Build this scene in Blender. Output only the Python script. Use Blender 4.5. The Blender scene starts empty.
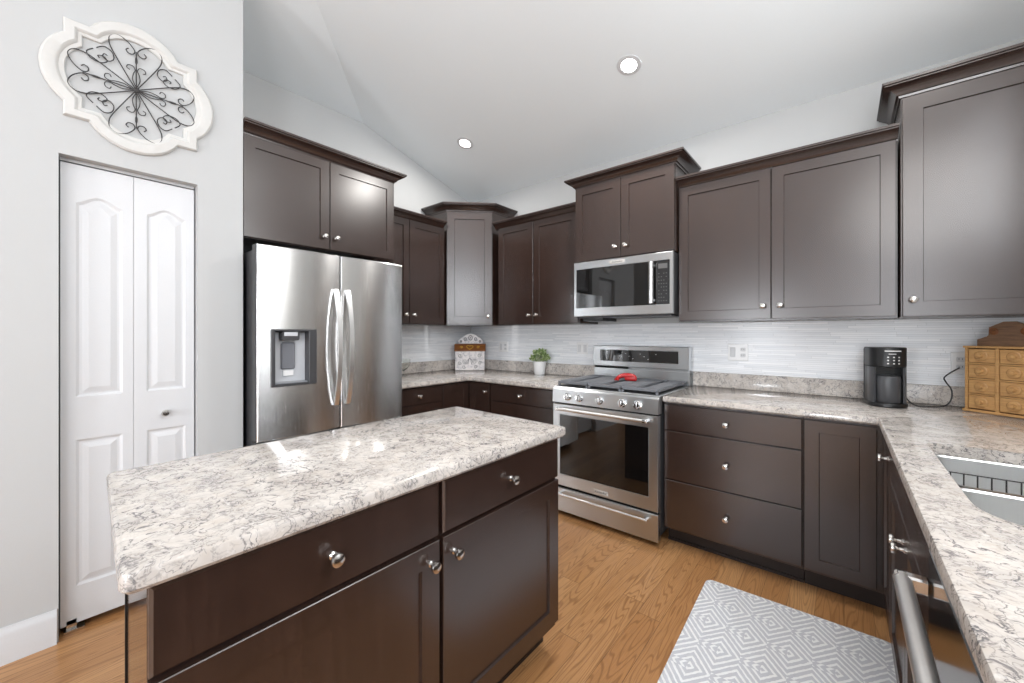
import bpy, bmesh, math, random
from mathutils import Vector, Matrix
random.seed(7)
PI = math.pi
sc = bpy.context.scene
C = sc.collection

# ------------------------------------------------------------------ camera
cam_d = bpy.data.cameras.new('camera')
cam_d.sensor_width = 36.0
cam_d.lens = 396.66 * 36.0 / 1024.0
cam_d.shift_y = -7.92 / 1024.0
cam_d.clip_start = 0.02
cam = bpy.data.objects.new('camera', cam_d)
C.objects.link(cam)
cam.location = (0, 0, 1.292)
cam.rotation_euler = (PI / 2, 0, 0.69694)
sc.camera = cam

# ------------------------------------------------------------------ light
sc.view_settings.view_transform = 'Standard'
sc.view_settings.look = 'None'
sc.view_settings.exposure = 0.33
sc.view_settings.gamma = 1.0
sc.view_settings.use_curve_mapping = False
w = bpy.data.worlds.new('sky')
sc.world = w
w.use_nodes = True
w.node_tree.nodes['Background'].inputs[0].default_value = (0.93, 0.96, 1.0, 1)
w.node_tree.nodes['Background'].inputs[1].default_value = 0.3


def area(name, loc, target, sx, sy, power, col=(1, 1, 1)):
    d = bpy.data.lights.new(name, 'AREA')
    d.shape = 'RECTANGLE'
    d.size, d.size_y = sx, sy
    d.energy = power
    d.color = col
    o = bpy.data.objects.new(name, d)
    C.objects.link(o)
    o.location = loc
    o.rotation_euler = (Vector(target) - Vector(loc)).to_track_quat('-Z', 'Z').to_euler()
    return o


DAY = (0.92, 0.965, 1.02)  # tint of area lights added at invented, unseen windows to imitate daylight
area('added_daylight_rear', (1.15, -4.09, 1.2), (1.15, 0, 1.2), 1.5, 2.1, 66, DAY)
area('added_sky_rear', (1.15, -4.09, 2.85), (1.15, 0, 2.85), 1.5, 1.1, 18, DAY)
area('added_daylight_patio', (3.09, -3.3, 2.3), (0, -3.3, 2.3), 1.26, 2.2, 205, DAY)
area('added_daylight_sink', (0.86, 0.975, 1.62), (-2, 0.975, 1.62), 1.15, 0.90, 5, DAY)
area('added_sky_sink', (0.86, 0.975, 2.5), (-2, 0.975, 2.5), 1.15, 0.80, 30, DAY)


def fill_point(name, loc, power, r=0.2, col=(0.91, 0.96, 1.02)):
    d = bpy.data.lights.new(name, 'POINT')
    d.energy = power
    d.shadow_soft_size = r
    d.color = col
    o = bpy.data.objects.new(name, d)
    C.objects.link(o)
    o.location = loc


fill_point('rear_fill_lamp', (-1.3, -3.1, 1.3), 120)  # added fill lamp behind the camera, unseen, lifts the ceiling
fill_point('sink_fill_lamp', (0.42, 1.35, 2.25), 16, 0.38, (1.0, 0.98, 0.95))  # added fill lamp on the sink side, out of view, no fixture
sc.cycles.diffuse_bounces = 8


def can_and_fill_light(loc, power):
    d = bpy.data.lights.new('can_and_fill_lamp', 'AREA')
    d.shape = 'DISK'
    d.size = 0.15
    d.energy = power
    d.color = (1.0, 0.97, 0.93)
    o = bpy.data.objects.new('can_and_fill_lamp', d)
    C.objects.link(o)
    o.location = loc
    o.rotation_euler = (-math.atan(0.29), 0, 0)
    return o


# ------------------------------------------------------------------ node materials
class NT:
    def __init__(self, name):
        self.m = bpy.data.materials.new(name)
        self.m.use_nodes = True
        self.t = self.m.node_tree
        self.b = self.t.nodes['Principled BSDF']

    def n(self, typ, **kw):
        nd = self.t.nodes.new(typ)
        for k, v in kw.items():
            if hasattr(nd, k):
                setattr(nd, k, v)
        return nd

    def put(self, sock, v):
        if isinstance(v, bpy.types.NodeSocket):
            self.t.links.new(v, sock)
        else:
            sock.default_value = v

    def math(self, op, a, b=0.0, c=None, clamp=False):
        nd = self.n('ShaderNodeMath', operation=op, use_clamp=clamp)
        self.put(nd.inputs[0], a)
        self.put(nd.inputs[1], b)
        if c is not None:
            self.put(nd.inputs[2], c)
        return nd.outputs[0]

    def mix(self, f, a, b):
        nd = self.n('ShaderNodeMix', data_type='RGBA')
        self.put(nd.inputs['Factor'], f)
        self.put(nd.inputs[6], a)
        self.put(nd.inputs[7], b)
        return nd.outputs[2]

    def noise(self, vec, scale, detail=3, rough=0.5, dist=0.0):
        nd = self.n('ShaderNodeTexNoise')
        self.put(nd.inputs['Vector'], vec)
        nd.inputs['Scale'].default_value = scale
        nd.inputs['Detail'].default_value = detail
        nd.inputs['Roughness'].default_value = rough
        nd.inputs['Distortion'].default_value = dist
        return nd.outputs['Fac']

    def coord(self, which='Object', scale=(1, 1, 1), rot=(0, 0, 0)):
        tc = self.n('ShaderNodeTexCoord')
        mp = self.n('ShaderNodeMapping')
        mp.inputs['Scale'].default_value = scale
        mp.inputs['Rotation'].default_value = rot
        self.t.links.new(tc.outputs[which], mp.inputs['Vector'])
        return mp.outputs[0]

    def ramp(self, f, stops):
        nd = self.n('ShaderNodeValToRGB')
        self.put(nd.inputs[0], f)
        cr = nd.color_ramp
        while len(cr.elements) < len(stops):
            cr.elements.new(0.5)
        for e, (p, c) in zip(cr.elements, stops):
            e.position = p
            e.color = (*c, 1) if len(c) == 3 else c
        return nd.outputs[0]

    def maprange(self, v, a, b, c=0.0, d=1.0):
        nd = self.n('ShaderNodeMapRange')
        self.put(nd.inputs[0], v)
        for i, x in enumerate((a, b, c, d)):
            nd.inputs[i + 1].default_value = x
        return nd.outputs[0]

    def bump(self, h, strength=0.2, dist=0.01):
        nd = self.n('ShaderNodeBump')
        nd.inputs['Strength'].default_value = strength
        nd.inputs['Distance'].default_value = dist
        self.put(nd.inputs['Height'], h)
        self.t.links.new(nd.outputs[0], self.b.inputs['Normal'])

    def set(self, **kw):
        for k, v in kw.items():
            self.put(self.b.inputs[k.replace('_', ' ')], v)
        return self.m


def srgb(r, g, b):
    f = lambda c: c / 12.92 if c <= 0.04045 else ((c + 0.055) / 1.055) ** 2.4
    return (f(r / 255), f(g / 255), f(b / 255), 1)


def plain(name, col, rough=0.5, metal=0.0, spec=0.5, bump=0, bscale=200, **kw):
    t = NT(name)
    v = t.coord()
    n = t.noise(v, bscale, 2)
    c2 = tuple(x * 0.94 for x in col[:3]) + (1,)
    t.set(Base_Color=t.mix(n, col, c2), Roughness=rough, Metallic=metal)
    t.b.inputs['Specular IOR Level'].default_value = spec
    for k, val in kw.items():
        t.b.inputs[k.replace('_', ' ')].default_value = val
    if bump:
        t.bump(n, bump, 0.002)
    return t.m


M = {}
M['wall'] = plain('wall_paint', srgb(190, 191, 191), 0.7, bump=0.05, bscale=300)
M['ceiling'] = plain('ceiling_paint', srgb(238, 243, 245), 0.8, bump=0.05, bscale=300)
M['white'] = plain('white_paint', srgb(210, 211, 213), 0.4)
M['plaque'] = plain('whitewashed_wood', srgb(206, 205, 202), 0.6, bump=0.25, bscale=60)
M['nickel'] = plain('brushed_nickel', (0.72, 0.70, 0.67, 1), 0.22, 1.0)
M['chrome'] = plain('chrome', (0.8, 0.8, 0.8, 1), 0.1, 1.0)
M['iron'] = plain('black_iron', srgb(58, 56, 56), 0.5, 0.3)
M['grate'] = plain('cast_iron', srgb(112, 114, 119), 0.45, 0.0, bump=0.2)
M['black'] = plain('black_plastic', srgb(24, 24, 25), 0.35)
M['dgrey'] = plain('dark_grey_enamel', srgb(62, 62, 64), 0.4)
M['mgrey'] = plain('grey_plastic', srgb(150, 152, 156), 0.35)
M['lgrey'] = plain('light_grey_plastic', srgb(198, 200, 204), 0.35)
M['paddle'] = plain('paddle_grey', srgb(118, 120, 126), 0.3)
M['gap'] = plain('gap_shade_black', srgb(14, 14, 14), 0.7)  # near-black stand-in for the shade inside open gaps
M['glassblack'] = plain('black_glass', srgb(16, 15, 15), 0.03, spec=0.8)
M['display'] = plain('grey_display', srgb(105, 104, 104), 0.2)
M['pot'] = plain('white_ceramic', srgb(238, 238, 238), 0.2)
M['soil'] = plain('soil', srgb(60, 45, 32), 0.9)
M['red'] = plain('red_glaze', srgb(178, 40, 42), 0.25)
M['darkplastic'] = plain('charcoal_plastic', srgb(70, 71, 74), 0.32)
M['text'] = plain('badge_lettering', srgb(70, 70, 72), 0.5)
M['letter'] = plain('pale_lettering', srgb(215, 215, 215), 0.5)
M['badge'] = plain('badge_plate', srgb(205, 203, 199), 0.35)

t = NT('espresso_wood')
v = t.coord(scale=(26, 26, 1.6))
g = t.noise(v, 3.0, 5, 0.6, 0.4)
v2 = t.coord(scale=(2, 2, 1))
g2 = t.noise(v2, 2.5, 3)
c = t.mix(t.maprange(g, 0.35, 0.7), srgb(46, 31, 25), srgb(60, 42, 35))
c = t.mix(t.maprange(g2, 0.35, 0.7, 0, 0.5), c, srgb(43, 30, 26))
M['wood'] = t.set(Base_Color=c, Roughness=0.27)
t.b.inputs['Specular IOR Level'].default_value = 1.0
t.bump(g, 0.03, 0.001)

t = NT('lacquered_panel')
g = t.noise(t.coord(scale=(2, 26, 26)), 3.0, 4)
M['panel'] = t.set(Base_Color=t.mix(g, srgb(46, 31, 25), srgb(60, 42, 35)), Roughness=0.09)
t.b.inputs['Specular IOR Level'].default_value = 1.0

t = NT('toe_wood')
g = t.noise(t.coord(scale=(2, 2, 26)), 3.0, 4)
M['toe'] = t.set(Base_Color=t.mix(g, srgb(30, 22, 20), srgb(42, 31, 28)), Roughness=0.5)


def steel(name, base, rough, scale, amt=0.06):
    t = NT(name)
    v = t.coord(scale=scale)
    g = t.noise(v, 4.0, 4, 0.65)
    c = t.mix(g, tuple(b * 0.92 for b in base) + (1,), tuple(base) + (1,))
    M_ = t.set(Base_Color=c, Roughness=t.maprange(g, 0.2, 0.8, rough - amt, rough + amt), Metallic=1.0)
    t.bump(g, 0.02, 0.0005)
    return M_


M['steel'] = steel('brushed_steel', (0.64, 0.66, 0.675), 0.33, (3, 3, 150))
M['steel_v'] = steel('brushed_steel_door', (0.76, 0.76, 0.755), 0.25, (120, 120, 2), 0.04)
for _k in ('steel_v', 'steel'):
    _t = M[_k].node_tree
    _tg = _t.nodes.new('ShaderNodeTangent')
    _tg.direction_type = 'RADIAL'
    _tg.axis = 'Z'
    _pb = _t.nodes['Principled BSDF']
    _t.links.new(_tg.outputs[0], _pb.inputs['Tangent'])
    _pb.inputs['Anisotropic'].default_value = 0.85
    _pb.inputs['Anisotropic Rotation'].default_value = 0.25
M['steel_sink'] = steel('satin_sink_steel', (0.84, 0.845, 0.84), 0.30, (40, 3, 3), 0.03)
M['dw'] = steel('black_steel', (0.16, 0.155, 0.15), 0.12, (3, 3, 120), 0.03)
M['handle'] = plain('handle_steel', (0.88, 0.875, 0.865, 1), 0.36, 1.0)

# quartz worktop
t = NT('quartz')
v = t.coord(scale=(1, 1, 1))
wp = t.n('ShaderNodeTexNoise')
t.put(wp.inputs['Vector'], v)
wp.inputs['Scale'].default_value = 14
wp.inputs['Detail'].default_value = 4
va = t.n('ShaderNodeVectorMath', operation='MULTIPLY_ADD')
t.put(va.inputs[0], wp.outputs['Color'])
va.inputs[1].default_value = (0.07, 0.07, 0.07)
t.put(va.inputs[2], v)
vw = va.outputs[0]


def ridge(vec, s, wd, det=4, dist=0.6):
    n = t.noise(vec, s, det, 0.55, dist)
    return t.maprange(t.math('ABSOLUTE', t.math('SUBTRACT', n, 0.5)), 0.0, wd, 1.0, 0.0)


big = t.noise(v, 5.0, 3, 0.6)
mid = t.noise(v, 12.0, 3, 0.6)
r1 = ridge(vw, 21, 0.024)
r2 = ridge(vw, 44, 0.042)
base = t.mix(t.maprange(mid, 0.35, 0.65), srgb(210, 203, 196), srgb(187, 180, 174))
base = t.mix(t.maprange(t.noise(v, 30, 2), 0.5, 0.75, 0, 0.5), base, srgb(190, 178, 166))
m1 = t.math('MULTIPLY', r1, t.maprange(big, 0.36, 0.62, 0.45, 1.0))
m2 = t.math('MULTIPLY', r2, t.maprange(mid, 0.42, 0.62, 0.2, 0.8))
c = t.mix(m2, base, srgb(124, 119, 118))
c = t.mix(m1, c, srgb(82, 81, 86))
fl = t.maprange(t.noise(v, 70, 2), 0.60, 0.72, 0, 0.55)
c = t.mix(fl, c, srgb(221, 217, 213))
M['quartz'] = t.set(Base_Color=c, Roughness=0.08)

# backsplash strips
t = NT('strip_tile')
tc = t.n('ShaderNodeTexCoord')
sx = t.n('ShaderNodeSeparateXYZ')
t.t.links.new(tc.outputs['Object'], sx.inputs[0])
cb = t.n('ShaderNodeCombineXYZ')
wr = t.n('ShaderNodeTexWhiteNoise', noise_dimensions='1D')
t.put(wr.inputs['W'], t.math('FLOOR', t.math('DIVIDE', sx.outputs[2], 0.0125)))
t.put(cb.inputs[0], t.math('MULTIPLY_ADD', wr.outputs['Value'], 1.7, t.math('ADD', sx.outputs[0], sx.outputs[1])))
t.put(cb.inputs[1], sx.outputs[2])
br = t.n('ShaderNodeTexBrick')
t.put(br.inputs['Vector'], cb.outputs[0])
br.offset = 0.0
br.inputs['Scale'].default_value = 1.0
br.inputs['Brick Width'].default_value = 0.29
br.inputs['Row Height'].default_value = 0.0125
br.inputs['Mortar Size'].default_value = 0.0007
br.inputs['Mortar Smooth'].default_value = 0.3
br.inputs['Color1'].default_value = srgb(247, 248, 250)
br.inputs['Color2'].default_value = srgb(226, 229, 233)
br.inputs['Mortar'].default_value = srgb(196, 197, 198)
st = t.noise(t.coord(scale=(3, 3, 60)), 3, 3)
c = t.mix(t.maprange(st, 0.52, 0.75, 0, 0.3), br.outputs['Color'], srgb(188, 190, 194))
M['tile'] = t.set(Base_Color=c, Roughness=0.25)
t.bump(br.outputs['Fac'], -0.15, 0.001)

# oak boards
t = NT('oak_boards')
tc = t.n('ShaderNodeTexCoord')
sx = t.n('ShaderNodeSeparateXYZ')
t.t.links.new(tc.outputs['Object'], sx.inputs[0])
X, Y = sx.outputs[0], sx.outputs[1]
BW = 0.105
u = t.math('DIVIDE', X, BW)
iu = t.math('FLOOR', u)
fu = t.math('FRACT', u)
wn = t.n('ShaderNodeTexWhiteNoise', noise_dimensions='1D')
t.put(wn.inputs['W'], iu)
yy = t.math('DIVIDE', t.math('MULTIPLY_ADD', wn.outputs['Value'], 4.3, Y), 1.15)
iv = t.math('FLOOR', yy)
fv = t.math('FRACT', yy)
idv = t.n('ShaderNodeCombineXYZ')
t.put(idv.inputs[0], iu)
t.put(idv.inputs[1], iv)
wn2 = t.n('ShaderNodeTexWhiteNoise', noise_dimensions='2D')
t.t.links.new(idv.outputs[0], wn2.inputs['Vector'])
rnd = wn2.outputs['Value']
gv = t.n('ShaderNodeCombineXYZ')
t.put(gv.inputs[0], t.math('MULTIPLY', X, 9.0))
t.put(gv.inputs[1], t.math('MULTIPLY', Y, 0.8))
t.put(gv.inputs[2], t.math('MULTIPLY', rnd, 40.0))
field = t.noise(gv.outputs[0], 1.0, 2, 0.45, 0.3)
rings = t.math('SINE', t.math('MULTIPLY', field, 170.0))
rings = t.maprange(rings, 0.35, 1.0)
fine = t.n('ShaderNodeCombineXYZ')
t.put(fine.inputs[0], t.math('MULTIPLY', X, 260.0))
t.put(fine.inputs[1], t.math('MULTIPLY', Y, 7.0))
t.put(fine.inputs[2], rnd)
fib = t.noise(fine.outputs[0], 1.0, 3, 0.6)
c = t.mix(rnd, srgb(194, 148, 101), srgb(170, 122, 77))
c = t.mix(t.math('MULTIPLY', rings, 0.5), c, srgb(118, 76, 42))
c = t.mix(t.maprange(fib, 0.48, 0.7, 0, 0.5), c, srgb(132, 92, 58))
seam = t.math('MAXIMUM', t.math('LESS_THAN', t.math('MINIMUM', fu, t.math('SUBTRACT', 1.0, fu)), 0.010),
              t.math('LESS_THAN', fv, 0.0022))
c = t.mix(t.math('MULTIPLY', seam, 0.6), c, srgb(62, 38, 22))
M['oak'] = t.set(Base_Color=c, Roughness=0.3)
t.bump(t.math('ADD', t.math('MULTIPLY', seam, -1.0), t.math('MULTIPLY', fib, 0.15)), 0.15, 0.001)

# rug
t = NT('rug_pile')
tc = t.n('ShaderNodeTexCoord')
nz = t.n('ShaderNodeTexNoise')
t.t.links.new(tc.outputs['Object'], nz.inputs['Vector'])
nz.inputs['Scale'].default_value = 60
va = t.n('ShaderNodeVectorMath', operation='MULTIPLY_ADD')
t.put(va.inputs[0], nz.outputs['Color'])
va.inputs[1].default_value = (0.006, 0.006, 0)
t.t.links.new(tc.outputs['Object'], va.inputs[2])
sx = t.n('ShaderNodeSeparateXYZ')
t.t.links.new(va.outputs[0], sx.inputs[0])
PX, PY, HX, HY = 0.15, 0.308, 0.104, 0.128


def cell(off):
    a = t.math('SUBTRACT', t.math('FRACT', t.math('ADD', t.math('DIVIDE', sx.outputs[0], PX), off)), 0.5)
    b = t.math('SUBTRACT', t.math('FRACT', t.math('ADD', t.math('DIVIDE', sx.outputs[1], PY), off)), 0.5)
    a = t.math('MULTIPLY', a, PX / HX)
    b = t.math('MULTIPLY', b, PY / HY)
    m = t.math('ADD', t.math('ABSOLUTE', a), t.math('ABSOLUTE', b))
    brk = t.math('MULTIPLY', t.math('LESS_THAN', a, -0.05), t.math('LESS_THAN', t.math('ABSOLUTE', b), 0.14))
    return m, brk


ma, ba = cell(0.0)
mb_, bb = cell(0.5)
lt = t.math('LESS_THAN', ma, mb_)
mm = t.math('MINIMUM', ma, mb_)
bk = t.math('ADD', t.math('MULTIPLY', ba, lt), t.math('MULTIPLY', bb, t.math('SUBTRACT', 1.0, lt)))
ph = t.math('FRACT', t.math('ADD', t.math('MULTIPLY', mm, 3.6), t.math('MULTIPLY', bk, 0.5)))
line = t.maprange(t.math('ABSOLUTE', t.math('SUBTRACT', ph, 0.5)), 0.17, 0.24, 1.0, 0.0)
fz = t.noise(tc.outputs['Object'], 500, 2)
c = t.mix(line, t.mix(fz, srgb(190, 191, 198), srgb(212, 213, 219)), srgb(240, 241, 242))
M['rug'] = t.set(Base_Color=c, Roughness=0.95)
t.b.inputs['Specular IOR Level'].default_value = 0.1
t.bump(t.math('ADD', fz, t.math('MULTIPLY', line, 0.8)), 0.5, 0.004)

# pine of the spice chest, weathered crest
for nm, ca, cb_ in (('pine', (196, 154, 100), (166, 122, 74)), ('crest', (150, 114, 84), (106, 78, 58)), ('lidwood', (148, 92, 46), (112, 66, 32))):
    t = NT(nm)
    g = t.noise(t.coord(scale=(3, 30, 30)), 4, 4, 0.6, 0.5)
    M[nm] = t.set(Base_Color=t.mix(t.maprange(g, 0.3, 0.7), srgb(*ca), srgb(*cb_)), Roughness=0.45)
M['gold'] = plain('gold_paint', srgb(214, 170, 60), 0.4)
# painted box
t = NT('floral_porcelain')
v = t.coord()
n = t.noise(v, 55, 3, 0.6, 1.5)
k = t.maprange(t.math('ABSOLUTE', t.math('SUBTRACT', n, 0.5)), 0.0, 0.05, 1.0, 0.0)
msk = t.maprange(t.noise(v, 22, 2), 0.46, 0.56)
M['floral'] = t.set(Base_Color=t.mix(t.math('MULTIPLY', t.math('MULTIPLY', k, msk), 0.85), srgb(236, 230, 228), srgb(112, 112, 132)), Roughness=0.3)
# foliage
t = NT('leaf')
n = t.noise(t.coord(), 60, 3)
M['leaf'] = t.set(Base_Color=t.ramp(n, [(0.3, srgb(72, 98, 48)[:3]), (0.48, srgb(128, 154, 88)[:3]), (0.62, srgb(206, 216, 172)[:3])]), Roughness=0.45)
# clear glass
t = NT('clear_glass')
gl = t.n('ShaderNodeBsdfGlass')
gl.inputs['IOR'].default_value = 1.25
gl.inputs['Roughness'].default_value = 0.02
gl.inputs['Color'].default_value = (0.97, 0.98, 0.97, 1)
t.t.links.new(gl.outputs[0], t.t.nodes['Material Output'].inputs[0])
M['glass'] = t.m
t = NT('window_glass')
tr = t.n('ShaderNodeBsdfTransparent')
gs = t.n('ShaderNodeBsdfGlossy')
gs.inputs['Roughness'].default_value = 0.02
mx = t.n('ShaderNodeMixShader')
mx.inputs[0].default_value = 0.05
t.t.links.new(tr.outputs[0], mx.inputs[1])
t.t.links.new(gs.outputs[0], mx.inputs[2])
t.t.links.new(mx.outputs[0], t.t.nodes['Material Output'].inputs[0])
M['pane'] = t.m
t = NT('lamp_glow')
t.b.inputs['Emission Color'].default_value = (1, 0.97, 0.92, 1)
t.b.inputs['Emission Strength'].default_value = 12
M['glow'] = t.m


# ------------------------------------------------------------------ mesh helper
def offset_poly(pts, d, closed=True):
    """inward offset for a counter-clockwise polygon (positive d shrinks)"""
    n = len(pts)
    out = []
    for i in range(n):
        p = Vector(pts[i])
        if closed or 0 < i < n - 1:
            a, b = Vector(pts[i - 1]), Vector(pts[(i + 1) % n])
            e1, e2 = (p - a).normalized(), (b - p).normalized()
            n1, n2 = Vector((-e1.y, e1.x)), Vector((-e2.y, e2.x))
            m = n1 + n2
            m = m / max(m.dot(m) / 2, 1e-6)
            out.append(p + m * d)
        else:
            e = (Vector(pts[1]) - p) if i == 0 else (p - Vector(pts[i - 1]))
            e.normalize()
            out.append(p + Vector((-e.y, e.x)) * d)
    return [tuple(q) for q in out]


def round_corners(pts, r, seg=5):
    n = len(pts)
    out = []
    for i in range(n):
        p, a, b = Vector(pts[i]), Vector(pts[i - 1]), Vector(pts[(i + 1) % n])
        rr = r[i] if isinstance(r, (list, tuple)) else r
        if rr <= 0:
            out.append(tuple(p))
            continue
        e1, e2 = (a - p).normalized(), (b - p).normalized()
        s, e = p + e1 * rr, p + e2 * rr
        for k in range(seg + 1):
            q = k / seg
            out.append(tuple(s * (1 - q) ** 2 + p * 2 * q * (1 - q) + e * q * q))
    return out


class MB:
    def __init__(self):
        self.bm = bmesh.new()

    def face(self, vs):
        try:
            return self.bm.faces.new(vs)
        except ValueError:
            return None

    def box(self, x0, x1, y0, y1, z0, z1, bev=0.0, seg=1):
        bm = self.bm
        vs = [bm.verts.new((x, y, z)) for z in (z0, z1) for y in (y0, y1) for x in (x0, x1)]
        fs = [self.face([vs[i] for i in q]) for q in ((0, 2, 3, 1), (4, 5, 7, 6), (0, 1, 5, 4), (2, 6, 7, 3), (0, 4, 6, 2), (1, 3, 7, 5))]
        if bev > 0:
            es = list({e for f in fs for e in f.edges})
            bmesh.ops.bevel(bm, geom=es, offset=bev, segments=seg, affect='EDGES', profile=0.5)
        return self

    def bridge(self, la, lb, closed=True):
        n = len(la)
        for i in range(n if closed else n - 1):
            j = (i + 1) % n
            self.face([la[i], la[j], lb[j], lb[i]])

    def loop(self, pts):
        return [self.bm.verts.new(p) for p in pts]

    def prism(self, poly, z0, z1, ease=0.0):
        ls = []
        if ease > 0:
            q = offset_poly(poly, ease)
            seqs = [(q, z0), (poly, z0 + ease), (poly, z1 - ease), (offset_poly(poly, ease * .3), z1 - ease * .3), (q, z1)]
        else:
            seqs = [(poly, z0), (poly, z1)]
        for pl, z in seqs:
            ls.append(self.loop([(x, y, z) for x, y in pl]))
        for a, b in zip(ls, ls[1:]):
            self.bridge(a, b)
        self.face(ls[0][::-1])
        self.face(ls[-1])
        return self

    def fill(self, loops, normal):
        es = []
        for l in loops:
            for i in range(len(l)):
                a, b = l[i], l[(i + 1) % len(l)]
                e = self.bm.edges.get((a, b)) or self.bm.edges.new((a, b))
                es.append(e)
        bmesh.ops.triangle_fill(self.bm, use_beauty=True, use_dissolve=False, edges=es, normal=normal)

    def slab_holes(self, poly, holes, z0, z1, ease):
        q = offset_poly(poly, ease)
        ls = [self.loop([(x, y, z) for x, y in pl]) for pl, z in
              ((q, z0), (poly, z0 + ease), (poly, z1 - ease), (offset_poly(poly, ease * .3), z1 - ease * .3), (q, z1))]
        for a, b in zip(ls, ls[1:]):
            self.bridge(a, b)
        top, bot = [ls[-1]], [ls[0]]
        for h in holes:
            a = self.loop([(x, y, z1) for x, y in h])
            b = self.loop([(x, y, z0) for x, y in h])
            self.bridge(a, b)
            top.append(a)
            bot.append(b)
        self.fill(top, (0, 0, 1))
        self.fill(bot, (0, 0, -1))
        return self

    def panel(self, x0, x1, z0, z1, yf, t, panels=(), ch=0.002):
        """slab facing -y: front at yf, thickness t; panels = lists of (loop points, y) with equal counts"""
        R = lambda d, y: [(x0 + d, y, z0 + d), (x1 - d, y, z0 + d), (x1 - d, y, z1 - d), (x0 + d, y, z1 - d)]
        back, mid, front = self.loop(R(0, yf + t)), self.loop(R(0, yf + ch)), self.loop(R(ch, yf))
        self.bridge(back, mid)
        self.bridge(mid, front)
        self.face(back[::-1])
        tops = [front]
        for loops in panels:
            ls = [self.loop([(x, y, z) for x, z in pts]) for pts, y in loops]
            for a, b in zip(ls, ls[1:]):
                self.bridge(a, b)
            self.face(ls[-1])
            tops.append(ls[0])
        if len(tops) == 1:
            self.face(front)
        else:
            self.fill(tops, (0, -1, 0))
        return self

    def lathe(self, prof, o=(0, 0, 0), axis=(0, 0, 1), n=20, caps=True):
        ax = Vector(axis).normalized()
        u = ax.orthogonal().normalized()
        v = ax.cross(u)
        o = Vector(o)
        ls = []
        for r, h in prof:
            ls.append(self.loop([o + ax * h + (u * math.cos(2 * PI * k / n) + v * math.sin(2 * PI * k / n)) * max(r, 1e-4) for k in range(n)]))
        for a, b in zip(ls, ls[1:]):
            self.bridge(a, b)
        if caps:
            self.face(ls[0][::-1])
            self.face(ls[-1])
        return self

    def tube(self, pts, r, n=8, closed=False, flat=None):
        P = [Vector(p) for p in pts]
        m = len(P)
        ls = []
        nrm = None
        for i in range(m):
            a = P[i - 1] if (i > 0 or closed) else P[i]
            b = P[(i + 1) % m] if (i < m - 1 or closed) else P[i]
            tg = (b - a).normalized()
            if nrm is None:
                nrm = tg.orthogonal().normalized()
                if flat is not None:
                    nrm = (Vector(flat) - tg * tg.dot(Vector(flat))).normalized()
            else:
                nrm = (nrm - tg * tg.dot(nrm)).normalized()
            bn = tg.cross(nrm)
            rr = r[i] if isinstance(r, (list, tuple)) else r
            ls.append(self.loop([P[i] + (nrm * math.cos(2 * PI * k / n) + bn * math.sin(2 * PI * k / n)) * rr for k in range(n)]))
        for a, b in zip(ls, ls[1:]):
            self.bridge(a, b)
        if closed:
            self.bridge(ls[-1], ls[0])
        else:
            self.face(ls[0][::-1])
            self.face(ls[-1])
        return self

    def sweep(self, path, prof):
        """profile (out, up) swept along an open plan path of (x, y); 'out' goes to the right of the path"""
        ls = []
        for o, up in prof:
            q = offset_poly(path, -o, closed=False)
            ls.append(self.loop([(x, y, up) for x, y in q]))
        n = len(path)
        for a, b in zip(ls, ls[1:] + ls[:1]):
            self.bridge(a, b, closed=False)
        self.face([l[0] for l in ls])
        self.face([l[-1] for l in ls][::-1])
        return self

    def xform(self, f):
        for v in self.bm.verts:
            v.co = Vector(f(*v.co))
        return self

    def slice_x(self, xs):
        for x in xs:
            bmesh.ops.bisect_plane(self.bm, geom=self.bm.verts[:] + self.bm.edges[:] + self.bm.faces[:], plane_co=(x, 0, 0), plane_no=(1, 0, 0))
        return self

    def build(self, name, mat, parent=None, loc=(0, 0, 0), rz=0.0, ang=35):
        bm = self.bm
        bmesh.ops.remove_doubles(bm, verts=bm.verts[:], dist=1e-6)
        bmesh.ops.recalc_face_normals(bm, faces=bm.faces[:])
        bm.normal_update()
        for f in bm.faces:
            f.smooth = True
        la = math.radians(ang)
        for e in bm.edges:
            if len(e.link_faces) == 2:
                if e.calc_face_angle(0) > la:
                    e.smooth = False
        me = bpy.data.meshes.new(name)
        bm.to_mesh(me)
        bm.free()
        me.materials.append(mat)
        o = bpy.data.objects.new(name, me)
        C.objects.link(o)
        o.location = loc
        o.rotation_euler = (0, 0, rz)
        if parent is not None:
            o.parent = parent
        return o


def tag(o, label=None, cat=None, group=None, kind=None):
    for k, v in (('label', label), ('category', cat), ('group', group), ('kind', kind)):
        if v:
            o[k] = v
    return o


def thing(name, label, cat, loc=(0, 0, 0), rz=0.0, group=None):
    o = bpy.data.objects.new(name, None)
    o.empty_display_size = 0.05
    C.objects.link(o)
    o.location = loc
    o.rotation_euler = (0, 0, rz)
    return tag(o, label, cat, group)


def struct(o):
    o['kind'] = 'structure'
    return o


def lettering(s, size, mat, parent, loc, rot=(PI / 2, 0, 0), depth=0.0006, name='lettering'):
    cu = bpy.data.curves.new('txt', 'FONT')
    cu.body = s
    cu.size = size
    cu.extrude = depth
    cu.align_x = 'CENTER'
    cu.align_y = 'CENTER'
    tmp = bpy.data.objects.new('txt', cu)
    C.objects.link(tmp)
    bpy.context.view_layer.update()
    dg = bpy.context.evaluated_depsgraph_get()
    me = bpy.data.meshes.new_from_object(tmp.evaluated_get(dg))
    bpy.data.objects.remove(tmp)
    me.materials.clear()
    me.materials.append(mat)
    o = bpy.data.objects.new(name, me)
    C.objects.link(o)
    o.location = loc
    o.rotation_euler = rot
    o.parent = parent
    return o


def rect(x0, x1, z0, z1, d=0.0):
    return [(x0 + d, z0 + d), (x1 - d, z0 + d), (x1 - d, z1 - d), (x0 + d, z1 - d)]


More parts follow.
